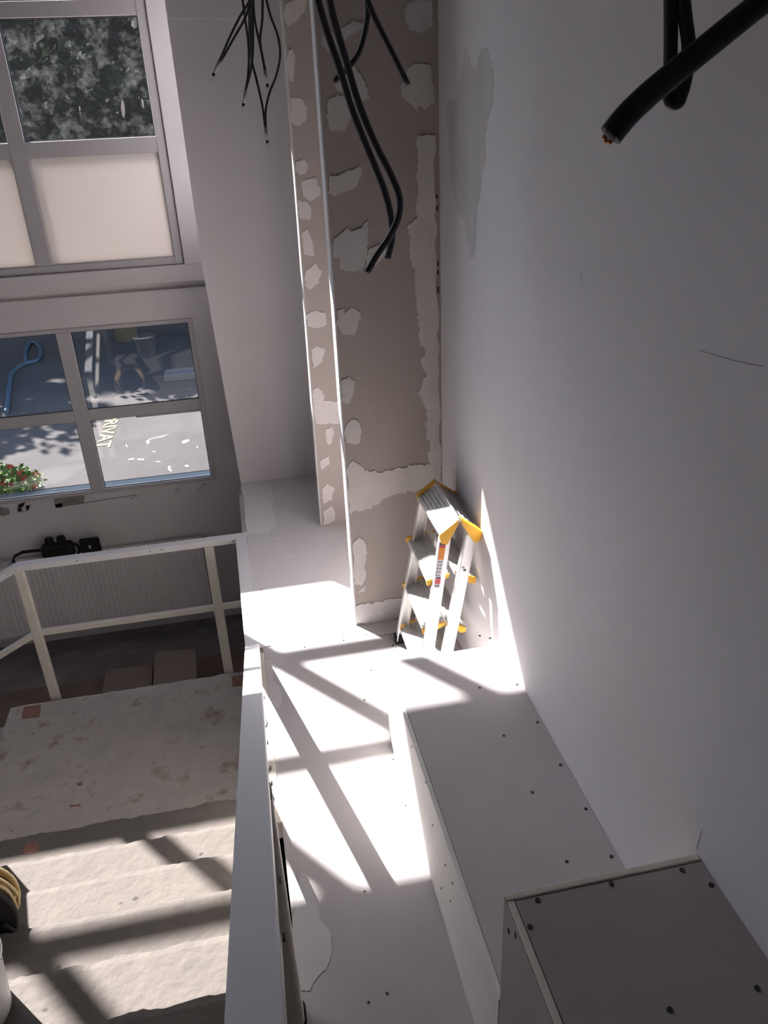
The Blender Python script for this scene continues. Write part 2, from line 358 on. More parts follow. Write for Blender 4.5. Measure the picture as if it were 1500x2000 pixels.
PP = [  # patches on the partition
 [(695,40),(712,50),(700,60),(672,80),(668,96),(640,100),(628,85),(630,60),(655,62)],
 [(655,150),(672,135),(690,128),(700,142),(712,160),(722,190),(705,200),(690,198),(668,185),(652,165)],
 [(640,196),(660,184),(676,190),(688,215),(680,240),(672,256),(648,254),(638,232)],
 [(792,10),(815,0),(843,2),(845,52),(820,64),(800,58),(790,40)],
 [(795,134),(815,124),(840,126),(848,200),(830,212),(818,206),(815,218),(800,202),(786,190),(782,170),(790,155)],
 [(642,343),(660,342),(690,330),(704,322),(707,336),(698,362),(680,372),(655,382),(641,378)],
 [(652,468),(668,456),(676,446),(690,452),(702,446),(718,432),(720,452),(716,480),(714,512),(708,528),(680,530),(665,525),(664,505),(650,500)],
 [(718,488),(740,478),(758,484),(752,500),(738,515),(722,524),(716,520)],
 [(659,606),(671,602),(673,612),(689,600),(704,610),(700,640),(690,655),(668,655),(664,640),(659,632)],
 [(667,742),(682,736),(694,744),(690,770),(680,790),(669,786),(668,764)],
 [(674,834),(686,818),(702,826),(706,838),(701,866),(695,868),(676,862)],
 [(689,1058),(700,1048),(713,1058),(716,1080),(712,1100),(714,1130),(708,1142),(692,1140)],
 [(700,1152),(714,1142),(712,1154),(700,1160)],
 [(815,265),(848,266),(852,500),(857,700),(861,905),(842,908),(836,890),(838,860),(832,840),(833,800),(828,790),(822,775),(816,765),(827,745),(832,730),(820,705),(829,690),(828,680),(818,672),(815,620),(812,540),(800,500),(797,440),(812,425),(814,340)],
 [(678,910),(690,902),(704,908),(712,918),(745,922),(760,918),(812,908),(861,905),(863,950),(812,958),(780,964),(758,970),(735,985),(712,996),(690,998),(682,1005)],
 [(695,1184),(740,1174),(790,1164),(865,1152),(868,1190),(780,1206),(697,1218)],
]
for i, p in enumerate(PP): patch('Y', YB1, p, 'plaster' if i % 3 else 'plaster2', wall_partition, .003, 2.2 if i < 13 else 3.5, off=.0005+.0003*(i % 4), sub=9)
NP = [
 [(555,8),(575,0),(600,0),(594,22),(580,40),(562,52),(556,40)], [(562,98),(572,94),(577,110),(574,160),(564,158),(558,130)],
 [(566,192),(588,192),(600,212),(598,236),(582,246),(568,238)], [(578,318),(592,310),(602,322),(598,338),(584,342),(576,332)],
 [(588,356),(616,346),(626,368),(626,382),(606,394),(592,382)], [(580,392),(598,394),(608,408),(606,430),(588,428),(583,418)],
 [(588,455),(600,448),(610,470),(613,500),(594,498)], [(594,535),(614,514),(628,530),(622,552),(604,566),(596,556)],
 [(598,614),(614,606),(636,612),(637,634),(622,642),(602,638)], [(608,682),(620,676),(636,682),(626,710),(612,720)],
 [(611,762),(622,756),(634,772),(632,782),(660,785),(663,826),(616,828),(612,790)], [(636,838),(648,834),(652,846),(646,870),(638,864)],
 [(624,900),(644,890),(642,905),(628,918)], [(628,956),(640,945),(652,954),(648,975),(632,982)], [(632,998),(648,988),(655,1002),(652,1018),(632,1026)],
]
for i, p in enumerate(NP): patch('Y', YB2, p, 'plaster', wall_nib, .003, 1.6, off=.0005)
patch('X', 1.0, [(892,190),(900,150),(904,120),(908,92),(914,94),(918,130),(928,140),(938,96),(950,94),(958,118),(966,150),(962,190),(956,225),(950,240),(948,300),(938,360),(930,430),(926,500),(920,506),(912,470),(908,430),(896,418),(888,400),(880,330),(874,270),(872,200)], 'smear', wr, .0006, 2.0, 'dried_filler_smear', dirn=-1)
for pts in [[(1134,532),(1137,552)], [(1365,684),(1400,695),(1440,706),(1490,716)], [(1370,1622),(1362,1650)], [(1365,1640),(1360,1658)]]:
    MB().tube([at('X', .9985, *q) for q in pts], .0006, 5).build('scratch', 'smudge', wr)
for (ya, yb) in [(380, 388), (402, 412), (510, 520), (528, 535), (560, 572)]:
    a = at('Y', YB1-.002, 853+(ya-380)*.016, ya); b = at('Y', YB1-.002, 853+(yb-380)*.016, yb)
    MB().bar(a, b, .006, .004, up=Vector((0, 1, 0))).build('joint_gap', 'black', wall_partition)

# ================================================================== BOXED LEDGE (A/B) AND PLASTERBOARD STEPS
led = thing('plasterboard_ledge', (.45, 3, ZF), 'long white boxed plasterboard ledge beside the stairs, half in bright sun', 'ledge')
seam = 3.60
MB().box(-.055, .997, 0.0, YB3-.002, ZF+.001, ZB-.016).build('ledge_body', 'ledge', led)
MB().prism([(-.090, YB3-.001, ZB-.015), (.998, YB3-.001, ZB-.015), (.998, seam-.035, ZB-.015), (-.082, seam+.055, ZB-.015)], (0, 0, .015)).build('top_panel', 'ledge', led)
MB().prism([(-.060, 0.01, ZB-.015), (.998, 0.01, ZB-.015), (.998, seam-.041, ZB-.015), (-.060, seam+.049, ZB-.015)], (0, 0, .0145)).build('top_panel', 'boxboard', led)
MB().box(-.125, -.103, .3, YB3, ZF+.001, ZB-.10).build('side_panel', 'sideboard', led)
MB().box(-.103, -.055, seam+.06, YB3-.002, ZF+.001, ZB-.016).build('side_filling', 'ledge', led)
MB().box(-.094, -.0605, 2.40, 3.60, ZB-.09, ZB+.004).build('edge_strip', 'cream', led, .004)
for pts in [[(519,1405),(522,1412),(519,1420)], [(521,1497),(525,1503),(523,1509)], [(529,1553),(535,1558),(533,1572)]]:
    MB().tube([at('Z', ZB+.006, *q) for q in pts], .003, 5).build('flaked_filler', 'gasket', led)
for p, m in [([(472,945),(515,938),(528,950),(534,975),(532,1000),(541,1018),(535,1028),(524,1042),(482,1044)], 'ledgefill'),
             ([(566,1825),(590,1700),(605,1720),(618,1760),(626,1795),(645,1820),(648,1850),(640,1890),(622,1905),(605,1935),(585,1935),(570,1850)], 'boxfill'),
             ([(516,1290),(530,1288),(536,1305),(534,1330),(548,1345),(552,1375),(540,1385),(524,1360)], 'boxfill')]:
    patch('Z', ZB, p, m, led, .0012, 2.0, 'plaster_patch', dirn=1, sub=8)
for px, py in [(541,1052),(568,1088),(547,1070),(498,1072),(560,1002),(606,1105),(492,1120)]:
    patch('Z', ZB, [(px-5, py-2), (px+4, py-3), (px+6, py+1), (px-3, py+3)], 'ledgefill', led, .001, 1.0, 'filler_spot', dirn=1)
for px, py in [(525,1262),(595,1264),(671,1251),(671,1245),(712,1367),(725,1309),(768,1483),(792,1573),(712,1741),(756,1940),(720,1958),(510,1152),(715,1240)]:
    disc('Z', ZB+.0002, px, py, .0045, 'screw', led, h=.0015)

ZC, ZD = -2.150, -1.722
def boxed(name, label, x0, x1, y0, y1, z0, z1, mt, open_edge, ms='sideboard'):
    t = thing(name, ((x0+x1)/2, (y0+y1)/2, z0), label, 'step', 'boxed plasterboard steps along the right wall')
    q = .018
    if open_edge:
        MB().box(x0, x1, y1-.019, y1, z0, z1).build('front_panel', 'edge', t, .003, 'cream cut edge showing along the top')
        MB().box(x0, x0+.018, y0, y1-.020, z0, z1-.002).build('side_panel', 'edge', t, .003, 'cream cut edge showing along the top')
        MB().box(x0-.0025, x0-.0002, y0, y1-.004, z0, z1-.006).build('side_paper', 'boarddark', t)
        MB().box(x0+.020, x1, y0, y1-.022, z1-.03, z1-.004).build('top_panel', mt, t)
    else:
        MB().box(x0, x1, y1-q, y1, z0, z1-.0005).build('front_panel', ms, t, .003)
        MB().box(x0, x0+q, y0, y1-q-.001, z0, z1-.0005).build('side_panel', ms, t, .003)
        MB().box(x0+.0185, x1, y0, y1-q-.0015, z1-q, z1).build('top_panel', mt, t)
    return t
stC = boxed('plasterboard_step', 'long lower boxed step along the right wall, its far end in sunlight', .477, .9985, 1.238, 2.765, ZB, ZC, 'boxboard', False)
stD = boxed('plasterboard_step', 'upper boxed step nearest the viewer with raw cream board edges', .481, .9985, -.045, 1.236, ZB, ZD, 'boarddark', True)
for px, py in [(767,1261),(852,1253),(937,1242),(957,1247),(1010,1337),(1050,1411),(1095,1494),(1144,1580),(1194,1673),(937,1343),(984,1437),(1040,1548),(1107,1683)]:
    disc('Z', ZC, px, py, .0058, 'screw', stC, h=.002)
for px, py in [(1050,1759),(1194,1727),(1332,1700),(1389,1729),(1035,1811),(1479,1931),(1308,1973)]:
    disc('Z', ZD-.004, px, py, .0065, 'screw', stD, h=.003)
for px, py in [(832,1528),(845,1612),(870,1690),(884,1725),(805,1458),(880,1760),(862,1735)]:
    disc('X', .4768, px, py, .004, 'screw', stC, h=.002, sgn=-1)
for px, py in [(1006,1826),(993,1818)]:
    a = at('X', .478, px, py-5); b = at('X', .478, px+2, py+6); MB().tube([a, b], .0022, 5).build('staple', 'black', stD)

# ================================================================== STAIRS
g, h = .352, .18
def nosing(k): return 3.525-.0045-g*k, -3.55+h*k       # far edge y of the tread and its z
stair = thing('concrete_staircase', (-.9, 3.5, ZF), 'bare concrete staircase and landing seen from above, partly sunlit', 'staircase')
SX0, SX1 = -1.66, -.127
def rough_block(x0, x1, y0, y1, z0, z1, mt, name, far=True, amp=.010, n=60, seed=1):
    """block whose far top edge is chipped and uneven"""
    mb = MB(); vs = []; fs = []
    rows = [(y0, z0), (y0, z1), (y0+(y1-y0)*.5, z1), (y1-.03, z1), (y1, z1-.006), (y1, z0)]
    for i in range(n+1):
        x = x0+(x1-x0)*i/n
        j = noise.noise(Vector((x*9, seed*3.1, 0)))*amp+noise.noise(Vector((x*40, seed*7.7, 1)))*amp*.6
        k = noise.noise(Vector((x*14, seed*5.3, 4)))*.006
        for r, (y, z) in enumerate(rows):
            if r == 4: vs.append((x, y+j, z+k))
            elif r == 3: vs.append((x, y+j*.4, z+k*.3))
            else: vs.append((x, y, z))
    R = len(rows)
    for i in range(n):
        for r in range(R): fs.append((i*R+r, i*R+(r+1) % R, (i+1)*R+(r+1) % R, (i+1)*R+r))
    fs.append(tuple(range(R))); fs.append(tuple(n*R+r for r in range(R))[::-1])
    mb.add(vs, fs); return mb.build(name, mt, stair)
rough_block(-1.935, SX1, 3.45, 4.965, ZL-.17, ZL, 'concrete', 'landing_slab', seed=2, n=90)
k = 0
while True:
    yn, zt = nosing(k)
    if zt > -1.76: break
    y2 = max(nosing(k+1)[0], -.04)
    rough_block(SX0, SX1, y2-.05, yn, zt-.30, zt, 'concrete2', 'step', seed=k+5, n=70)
    k += 1
for px in [[(46,1381),(80,1377),(77,1400),(43,1404)], [(453,1322),(476,1318),(476,1338),(454,1341)], [(0,1655),(10,1652),(8,1668),(0,1670)]]:
    v = [at('Z', ZL, *q) for q in px]
    MB().prism(v, (0, 0, .004)).build('steel_plate', 'rust', stair)
patch('Z', -3.55, [(42,1668),(50,1650),(68,1645),(76,1650),(74,1662),(56,1668)], 'rust', stair, .002, 2, 'rust_stain', dirn=1)
STAINS = [([(42,1598),(58,1588),(75,1581),(80,1584),(66,1593),(52,1598)], 'smudge'), ([(150,1530),(160,1526),(161,1534),(152,1535)], 'rust'), ([(136,1573),(158,1570),(158,1576),(138,1577)], 'rust')]
for p, m in STAINS: patch('Z', ZL, p, m, stair, .0008, 1.5, 'stain', dirn=1)

# lower flight falling away to the left of the landing
for k in range(1, 4):
    rough_block(-1.94-.33*k, -1.94-.33*(k-1)+.02, 3.5, 4.95, ZF+.001, ZL-.15*k, 'concrete', 'step', seed=20+k, n=10)

# ================================================================== RAILINGS
rail = thing('stair_railing', (-.12, 4, ZB), 'white enamelled flat topped railing down the flight and across the landing', 'railing')
RX0, RX1 = -.166, -.083
KY = 3.69
ang = .5
yn_, zn_ = .15, -2.602+ang*(KY-.15)
# top rail: flat part, sloping part, landing part, falling part on the left
MB().prism([(RX0+.008, KY, -2.650), (RX1+.006, KY-.01, -2.650), (-.088, 5.005, -2.650), (RX0-.004, 5.005, -2.650)], (0, 0, .045)).build('top_rail', 'railtop', rail, .004)
sl = MB(); pr = []
for (y, z, xa, xb) in [(KY, -2.604, -.158, -.079), (yn_, zn_, -.128, -.045)]:
    pr += [(xa, y, z-.046), (xb, y, z-.046), (xb, y, z), (xa, y, z)]
sl.add(pr, [(0, 1, 2, 3), (7, 6, 5, 4), (0, 4, 5, 1), (1, 5, 6, 2), (2, 6, 7, 3), (3, 7, 4, 0)]).build('top_rail', 'railtop', rail, .004)
LY = 5.0
MB().box(-1.655, -.083, LY-.002, LY+.07, -2.650, -2.605).build('top_rail', 'railtop', rail, .004)
MB().box(-1.66, -.17, LY+.015, LY+.055, -3.195, -3.155).build('mid_rail', 'cream', rail, .004)
def falling(zt, y, wx, wy, mt, nm):
    MB().bar((-1.645, y, zt), (-2.75, y, zt-.56), wx, wy).build(nm, mt, rail, .004)
falling(-2.6275, LY+.034, .072, .045, 'railtop', 'top_rail'); falling(-3.176, LY+.035, .04, .04, 'cream', 'mid_rail')
for x in (-.365, -1.640):
    MB().box(x-.034, x+.034, LY+.010, LY+.055, ZL-.16, -2.6505).build('post', 'cream', rail, .008)
    MB().box(x-.05, x+.05, 4.985, LY+.009, ZL-.15, ZL-.05).build('fixing_plate', 'rust', rail)
# near post with rounded corners, its foot let into the ledge
def rpost(x0, x1, y0, y1, z0, z1, r=.018):
    pts = []
    for cx, cy, a0 in [(x1-r, y1-r, 0), (x0+r, y1-r, 90), (x0+r, y0+r, 180), (x1-r, y0+r, 270)]:
        for a in range(0, 91, 18): t = math.radians(a0+a); pts.append((cx+r*math.cos(t), cy+r*math.sin(t), z0))
    return MB().prism(pts, (0, 0, z1-z0))
rpost(-.122, -.054, 1.56, 1.64, ZB+.001, -2.604+.5*(KY-1.6)-.052).build('post', 'cream', rail)
rpost(-.126, -.047, 1.552, 1.648, ZB+.0005, ZB+.003, .022).build('post_collar', 'black', rail)
MB().bar((-.108, 3.62, ZB-.56), (-.092, .25, ZB-.56+.5*3.37), .025, .035).build('mid_rail', 'cream', rail)
for px, py in [(519,1362),(515,1337),(523,1450),(528,1500),(530,1530),(531,1556),(541,1720),(545,1832)]:
    c = at('X', -.066, px, py); c.x = -.079+(KY-c.y)/(KY-.15)*.034
    MB().box(c.x-.004, c.x+.0008, c.y-.008, c.y+.008, c.z-.004, c.z+.003).build('paint_chip', 'ink', rail)
for px, py in [(293,1078),(150,1096),(455,1057),(316,1074)]:
    disc('Z', -2.605, px, py, .006, 'screw', rail, name='bolt', h=.002)
# railing on the open side of the flight (casts the forked shadow on the treads)
rl2 = thing('stair_railing', (-1.74, 3.2, -3.5), 'matching railing on the open left side of the flight, just outside the picture', 'railing')
MB().bar((-1.78, 3.50, -2.63), (-1.78, .2, -2.63+.5*3.3), .08, .045).build('top_rail', 'railtop', rl2)
MB().bar((-1.78, 3.50, -3.10), (-1.78, .2, -3.10+.5*3.3), .04, .04).build('mid_rail', 'cream', rl2)
for y in (3.47, 1.6):
    zt = -2.63+.5*(3.5-y)-.03; MB().box(-1.81, -1.75, y-.03, y+.03, max(zt-1.3, ZL+.001), zt).build('post', 'cream', rl2)

# ================================================================== LOWER FLOOR THINGS
RY = 6.40
rad = thing('radiator', (-2, 6.47, ZF), 'wide white ribbed panel radiator under the lower window', 'radiator')
x0, x1, z0, z1 = -4.3, -.515, -4.045, -3.345
mb = MB(); vs = []; n = 0; x = x0+.03
prof = []
while x < x1-.03:
    prof += [(x, RY), (x+.020, RY), (x+.026, RY+.003), (x+.036, RY+.003), (x+.042, RY)]; x += .042
for (a, b) in prof: vs += [(a, b, z0+.03), (a, b, z1-.03)]
mb.add(vs, [(2*i, 2*i+2, 2*i+3, 2*i+1) for i in range(len(prof)-1)]); mb.build('ribbed_front', 'radiator', rad)
MB().box(x0, x1, RY-.001, RY+.02, z0, z0+.03).box(x0, x1, RY-.001, RY+.02, z1-.03, z1).box(x0, x0+.03, RY-.001, RY+.02, z0+.03, z1-.03).box(x1-.03, x1, RY-.001, RY+.02, z0+.03, z1-.03).build('front_border', 'radiator', rad)
MB().box(x0, x1, RY+.021, RY+.125, z0+.02, z1-.01).build('body', 'radiator', rad)
gr = MB(); x = x0
gr.box(x0, x1, RY, RY+.012, z1+.0005, z1+.008); gr.box(x0, x1, RY+.115, RY+.127, z1+.0005, z1+.008)
while x < x1-.012: gr.box(x, x+.010, RY+.012, RY+.115, z1+.0005, z1+.008); x += .024
gr.build('top_grille', 'radiator', rad)
MB().box(x1+.0005, x1+.012, RY, RY+.127, z0, z1).build('side_cover', 'gasket', rad)
for xx in (-1.2, -3.3): MB().box(xx-.02, xx+.02, RY+.127, 6.6, -3.6, -3.5).build('bracket', 'radiator', rad)
struct('baseboard_front', MB().box(XL, .2, 6.575, 6.599, ZF, ZF+.05), 'dark', 'dark skirting strip at the foot of the window wall')
# things lying on the radiator
q = at('Y', 6.46, 118, 1090); zb = z1+.008
fc = thing('binocular_case', (q.x, 6.46, zb), 'black binoculars with a looped strap lying on the radiator', 'binoculars')
def rbox(x0, x1, y0, y1, z0, z1): return MB().box(x0, x1, y0, y1, z0, z1)
w_ = .135
rbox(q.x-w_, q.x+w_, 6.41, 6.51, zb+.001, zb+.15).build('body', 'black', fc, .03)
for dx in (-.055, .045):
    MB().lathe((q.x+dx, 6.46, zb+.145), [(0, 0), (.038, 0), (.038, .05), (.032, .06), (0, .06)], 16).build('eyepiece', 'black', fc)
MB().tube([(q.x+w_-.01, 6.45, zb+.13), (q.x+w_+.03, 6.45, zb+.11), (q.x+w_+.045, 6.45, zb+.06), (q.x+w_+.02, 6.45, zb+.015)], .014, 8).build('strap', 'black', fc)
st = [(q.x-w_+.01, 6.44, zb+.105), (q.x-w_-.07, 6.43, zb+.115), (q.x-w_-.15, 6.43, zb+.115), (q.x-w_-.22, 6.43, zb+.085), (q.x-w_-.245, 6.43, zb+.04), (q.x-w_-.22, 6.43, zb+.008)]
s_ = MB()
for a, b in zip(st, st[1:]): s_.bar(a, b, .03, .016, up=Vector((0, 0, 1)) if abs(a[2]-b[2]) < .05 else Vector((1, 0, 0)))
s_.build('strap', 'black', fc)
q = at('Y', 6.46, 180, 1080)
bx = thing('small_black_box', (q.x, 6.46, zb), 'small dark rectangular box on the radiator right of the binoculars', 'box')
rbox(q.x-.085, q.x+.085, 6.43, 6.49, zb+.001, zb+.155).build('body', 'black', bx, .02)
MB().box(q.x-.008, q.x+.008, 6.427, 6.4295, zb+.07, zb+.10).build('light_mark', 'tape', bx)
# boards on the floor just past the landing
def board(px, z, m, label, nm='fibre_board'):
    v = [at('Z', z, *p) for p in px]; c = sum(v, Vector())/len(v)
    o = MB().prism([(p.x, p.y, z-.03) for p in v], (0, 0, .03))
    ob = o.build(nm, m); tag(ob, label, 'board', 'brown boards on the lower floor'); return ob
def board_box(px, ztop, label):
    v = [at('Z', ztop, *p) for p in px]
    ob = MB().prism([(p.x, p.y, ZF+.001) for p in v], (0, 0, ztop-ZF-.001)).build('fibre_board_stack', 'card'); tag(ob, label, 'board', 'brown boards on the lower floor'); return ob
v = board_box([(303,1273),(382,1268),(385,1345),(298,1360)], -4.12, 'taller brown board stack on the floor behind the landing edge')
v = board_box([(208,1309),(298,1297),(296,1360),(196,1370)], -4.24, 'low brown board stack left of the taller stack')
MB().prism([(p.x, p.y, ZF+.0005) for p in [at('Z', ZF, *c) for c in [(0,1357),(130,1337),(205,1326),(205,1400),(0,1440)]]], (0, 0, .012)).build('screed_strip', 'woodfloor', floor)
MB().prism([(p.x, p.y, ZF+.0005) for p in [at('Z', ZF, *c) for c in [(388,1285),(478,1272),(478,1340),(390,1345)]]], (0, 0, .012)).build('screed_strip', 'woodfloor', floor)
for i, px in enumerate([[(190,1272),(240,1262),(246,1268),(215,1278),(190,1282)], [(232,1258),(262,1252),(258,1262),(236,1266)], [(380,1232),(410,1226),(404,1238)], [(420,1222),(465,1216),(470,1232),(440,1242)], [(120,1280),(150,1270),(146,1284)], [(250,1272),(300,1262),(296,1266),(255,1278)]]):
    patch('Z', ZF, px, 'smudge', floor, .0008, 2.5, 'paint_smudge', dirn=1)

class LMB(MB):
    def build(s, *a, **k):
        s.v = [v*LK for v in s.v]; return MB.build(s, *a, **k)
LK = 1.027
ZBK = ZB/LK
# ================================================================== STEPLADDER (folded, leaning on the right wall)
lad = thing('stepladder', (.80, 3.22, ZB), 'folded aluminium stepladder with yellow end caps leaning in the corner', 'ladder')
YN, YF = 2.975, 3.375
def legx(side, z):       # centre line x of the left / right frame at height z
    return (.810-.160*(-1.68-z)) if side == 0 else (.931-.200*(-1.68-z))
for side in (0, 1):
    for yy, s2 in ((YN, -1), (YF, 1)):
        a = Vector((legx(side, -1.685), yy, -1.685)); b = Vector((legx(side, ZBK+.02), yy+s2*.045, ZBK+.02))
        r_ = LMB(); r_.bar(a, b, .010, .047, up=Vector((1, 0, 0)))
        r_.build('side_rail', 'alu', lad, .002)
        fl = LMB()
        for dx in (-.0235, .0235):
            fl.bar(a+Vector((dx, -s2*.012, 0)), b+Vector((dx, -s2*.012, 0)), .030, .005, up=Vector((1, 0, 0)))
        fl.build('rail_flange', 'alu', lad)
        c = Vector((b.x, b.y, ZBK+.014)); LMB().box(c.x-.032, c.x+.032, c.y-.022, c.y+.022, ZBK+.0005, ZBK+.045).build('rubber_foot', 'black', lad)
def slab(cs, thick, m, name, lip=0):
    """tread from four corners (outer near, outer far, inner far, inner near)"""
    v = [Vector(c) for c in cs]; n = (v[1]-v[0]).cross(v[3]-v[0]).normalized()
    if n.z < 0: n = -n
    mb = LMB().prism([p-n*thick for p in v], n*thick)
    if lip:
        for a, b in ((v[0], v[1]), (v[3], v[2])):
            mb.bar(a-n*lip/2, b-n*lip/2, .004, lip)
    for k in range(1, 6):       # raised grip ribs
        f = k/6; a = v[0].lerp(v[3], f)+n*.0012; b = v[1].lerp(v[2], f)+n*.0012; mb.bar(a, b, .006, .0024)
    return mb.build(name, m, lad)
def cap(cs, y, s2, name='end_cap', d=.022, t=.012):
    """yellow plastic wedge at a tread end; cs = outer, inner points"""
    a, b = Vector(cs[0]), Vector(cs[1])
    poly = [(a.x-.008, y, a.z+.007), (b.x+.004, y, b.z+.007), (b.x+.002, y, b.z-.010), ((a.x*2+b.x)/3, y, a.z-d), (a.x-.006, y, a.z-d*.9)]
    LMB().prism(poly, (0, s2*t, 0)).build(name, 'yellow', lad, .0015)
# top plates meeting in a ridge
ridge = (.874, -1.600)
outL, outR = (.786, -1.668), (.968, -1.672)
slab([(outL[0], YN, outL[1]), (outL[0]-.006, YF+.03, outL[1]), (ridge[0]-.004, YF-.02, ridge[1]), (ridge[0]-.002, YN, ridge[1])], .006, 'tread', 'top_plate', .022)
slab([(outR[0], YN-.02, outR[1]), (outR[0]+.004, YF+.01, outR[1]), (ridge[0]+.002, YF-.02, ridge[1]), (ridge[0]+.004, YN, ridge[1])], .006, 'tread', 'top_plate', .022)
def topcap(o, r, y, s2):
    a = Vector((o[0], y, o[1])); b = Vector((r[0], y, r[1])); sg = 1 if a.x < b.x else -1
    poly = [(a.x-sg*.008, y, a.z+.006), (b.x-sg*.003, y, b.z+.007), (b.x-sg*.003, y, b.z-.012), (a.x+sg*.030, y, a.z-.046), (a.x+sg*.002, y, a.z-.040)]
    LMB().prism(poly, (0, s2*.014, 0)).build('end_cap', 'yellow', lad, .002)
    LMB().bar((a.x-sg*.004, y-s2*.012, a.z+.0075), (b.x-sg*.002, y-s2*.012, b.z+.0075), .026, .003, up=Vector((-(b.z-a.z)*sg, 0, abs(b.x-a.x)))).build('end_cap', 'yellow', lad)
topcap(outL, ridge, YN, -1); topcap(outR, ridge, YN-.01, -1); topcap(outL, ridge, YF+.02, 1); topcap(outR, ridge, YF+.0, 1)
LMB().tube([(ridge[0], YN-.018, ridge[1]+.002), (ridge[0], YF+.03, ridge[1]+.002)], .007, 8).build('hinge_pin', 'alu', lad)
for z, xa, xb in [(-1.900, .730, .828), (-2.165, .704, .806), (-2.425, .672, .768)]:
    slab([(xa, YN+.018, z-.010), (xa, YF+.015, z-.010), (xb, YF+.055, z+.012), (xb, YN+.045, z+.012)], .006, 'tread', 'tread', .024)
    cap(((xa, 0, z-.010), (xb, 0, z+.012)), YN+.022, -1); cap(((xa, 0, z-.010), (xb, 0, z+.012)), YF+.035, 1)
for z, xa, xb in [(-1.900, .966, .872), (-2.170, .918, .828), (-2.435, .868, .778)]:
    slab([(xa, YN+.018, z-.030), (xa, YF+.015, z-.030), (xb, YF+.055, z+.010), (xb, YN+.045, z+.010)], .006, 'tread', 'tread', .024)
    cap(((xa, 0, z-.030), (xb-.0, 0, z+.008)), YN+.022, -1); cap(((xb, 0, z+.008), (xb+.03, 0, z-.0)), YF+.04, 1)
# sticker on the near left rail
def on_rail(px, py): return at('Y', YN-.0125, px, py)
def stk(px, m, name, k=0):
    v = []
    for c in px:
        p = on_rail(*c); tt = (-1.63-p.z)/(-1.63-(ZBK+.02)); yy = YN-.045*tt-.0058-.0004*k
        d = ray(*c); v.append(d*(yy/d.y))
    return LMB().prism(v, (0, -.0006, 0)).build(name, m, lad)
stk([(858,1058),(872,1058),(858,1148),(846,1147)], 'sticker', 'sticker')
stk([(859.5,1060),(871,1060),(870.3,1065),(858.8,1065)], 'ink', 'sticker_print', 2)
stk([(858.6,1065.5),(870.2,1065.5),(869.8,1070),(858.1,1070)], 'red', 'sticker_print', 2)
stk([(858,1070.2),(869.7,1070.2),(866.3,1093),(855.2,1093)], 'orange', 'sticker_print', 2)
for i in range(5):
    for j in range(2):
        x = 856.2-i*1.25+j*4.6; y = 1096+i*6.5; stk([(x, y), (x+2.4, y+.3), (x+1.9, y+3.0), (x-.2, y+2.6)], 'ink', 'sticker_print', 2)
stk([(852.2,1127),(861,1127),(860.6,1130),(851.6,1130)], 'ink', 'sticker_print', 2)
stk([(850.6,1131),(861,1131),(859.5,1140.5),(849.4,1140.5)], 'red', 'sticker_print', 2)
for i in range(7): stk([(849.6+i*1.4, 1142.2), (850.3+i*1.4, 1142.2), (849.9+i*1.4, 1147), (849.2+i*1.4, 1147)], 'ink', 'sticker_print', 2)
c = at('Y', YN-.02, 906.5, 1112); LMB().box(c.x-.006, c.x+.006, c.y-.012, c.y-.002, c.z-.003, c.z+.003).build('rivet', 'ink', lad)

# ================================================================== CABLES
def dpt(px, py, dist):      # point on the sight line at a chosen depth
    d = ray(px, py); return d.normalized()*dist
def smooth(pts, n=6):
    P = [Vector(p) for p in pts]; N = len(P); T = []
    for i in range(N): T.append((P[min(i+1, N-1)]-P[max(i-1, 0)]).normalized())
    for i in range(1, N-1):         # lean the tangent towards the shorter neighbour
        a, b = P[i]-P[i-1], P[i+1]-P[i]; T[i] = (a.normalized()*b.length+b.normalized()*a.length).normalized()
    out = []
    for i in range(N-1):
        L = (P[i+1]-P[i]).length
        for k in range(n):
            t = k/n; t2, t3 = t*t, t*t*t
            out.append(P[i]*(2*t3-3*t2+1)+T[i]*L*(t3-2*t2+t)+P[i+1]*(3*t2-2*t3)+T[i+1]*L*(t3-t2))
    out.append(P[-1]); return out
def cable(name, pxs, dist, r, label, group, tip=None, m='cable', up=True, drift=(0, 0)):
    pts = [dpt(p[0], p[1], (p[2] if len(p) > 2 else dist)) for p in pxs]
    if up:                                  # carry the run on to the ceiling
        a, b = pts[0], pts[1]; d = (a-b).normalized(); top = []
        zt = CEIL-.002
        for f in (1, .66, .33):
            top.append(Vector((a.x+drift[0]*f+d.x*.25*min(1, f*2), a.y+drift[1]*f+d.y*.25*min(1, f*2), a.z+(zt-a.z)*f)))
        pts = top+pts
    path = smooth(pts)
    t = thing(name, tuple(path[0]), label, 'cable', group)
    MB().tube(path, r, 12).build('sheath', m, t)
    d = (path[-1]-path[-2]).normalized()
    if tip == 'core':
        e = path[-1]
        MB().tube([e-d*.002, e+d*.003], r*.62, 10).build('core', 'tape', t)
        o = d.orthogonal().normalized()
        for k in range(3):
            a = 2.1*k+.5; of = (o*math.cos(a)+d.cross(o)*math.sin(a))*r*.33; MB().tube([e+of, e+of+d*.006], r*.2, 7).build('wire', 'copper', t)
    if tip == 'sleeve':
        e = path[-1]; MB().tube([e, e+d*.045], r*1.6, 8).build('sleeve', 'tape', t)
        MB().tube([e+d*.046, e+d*.056], r*1.2, 8).build('tip', 'black', t)
        MB().tube([e+d*.056, e+d*.075], r*.35, 6).build('wire', 'tape', t)
    return t
G1 = 'thick cables in front of the board partition'
cable('thick_cable', [(616,-20),(635,50),(662,130),(690,220),(722,300),(750,370),(763,420),(766,465),(757,505)], 2.9, .0115, 'thick dark cable of the long pair whose blunt end hangs behind the other one', G1)
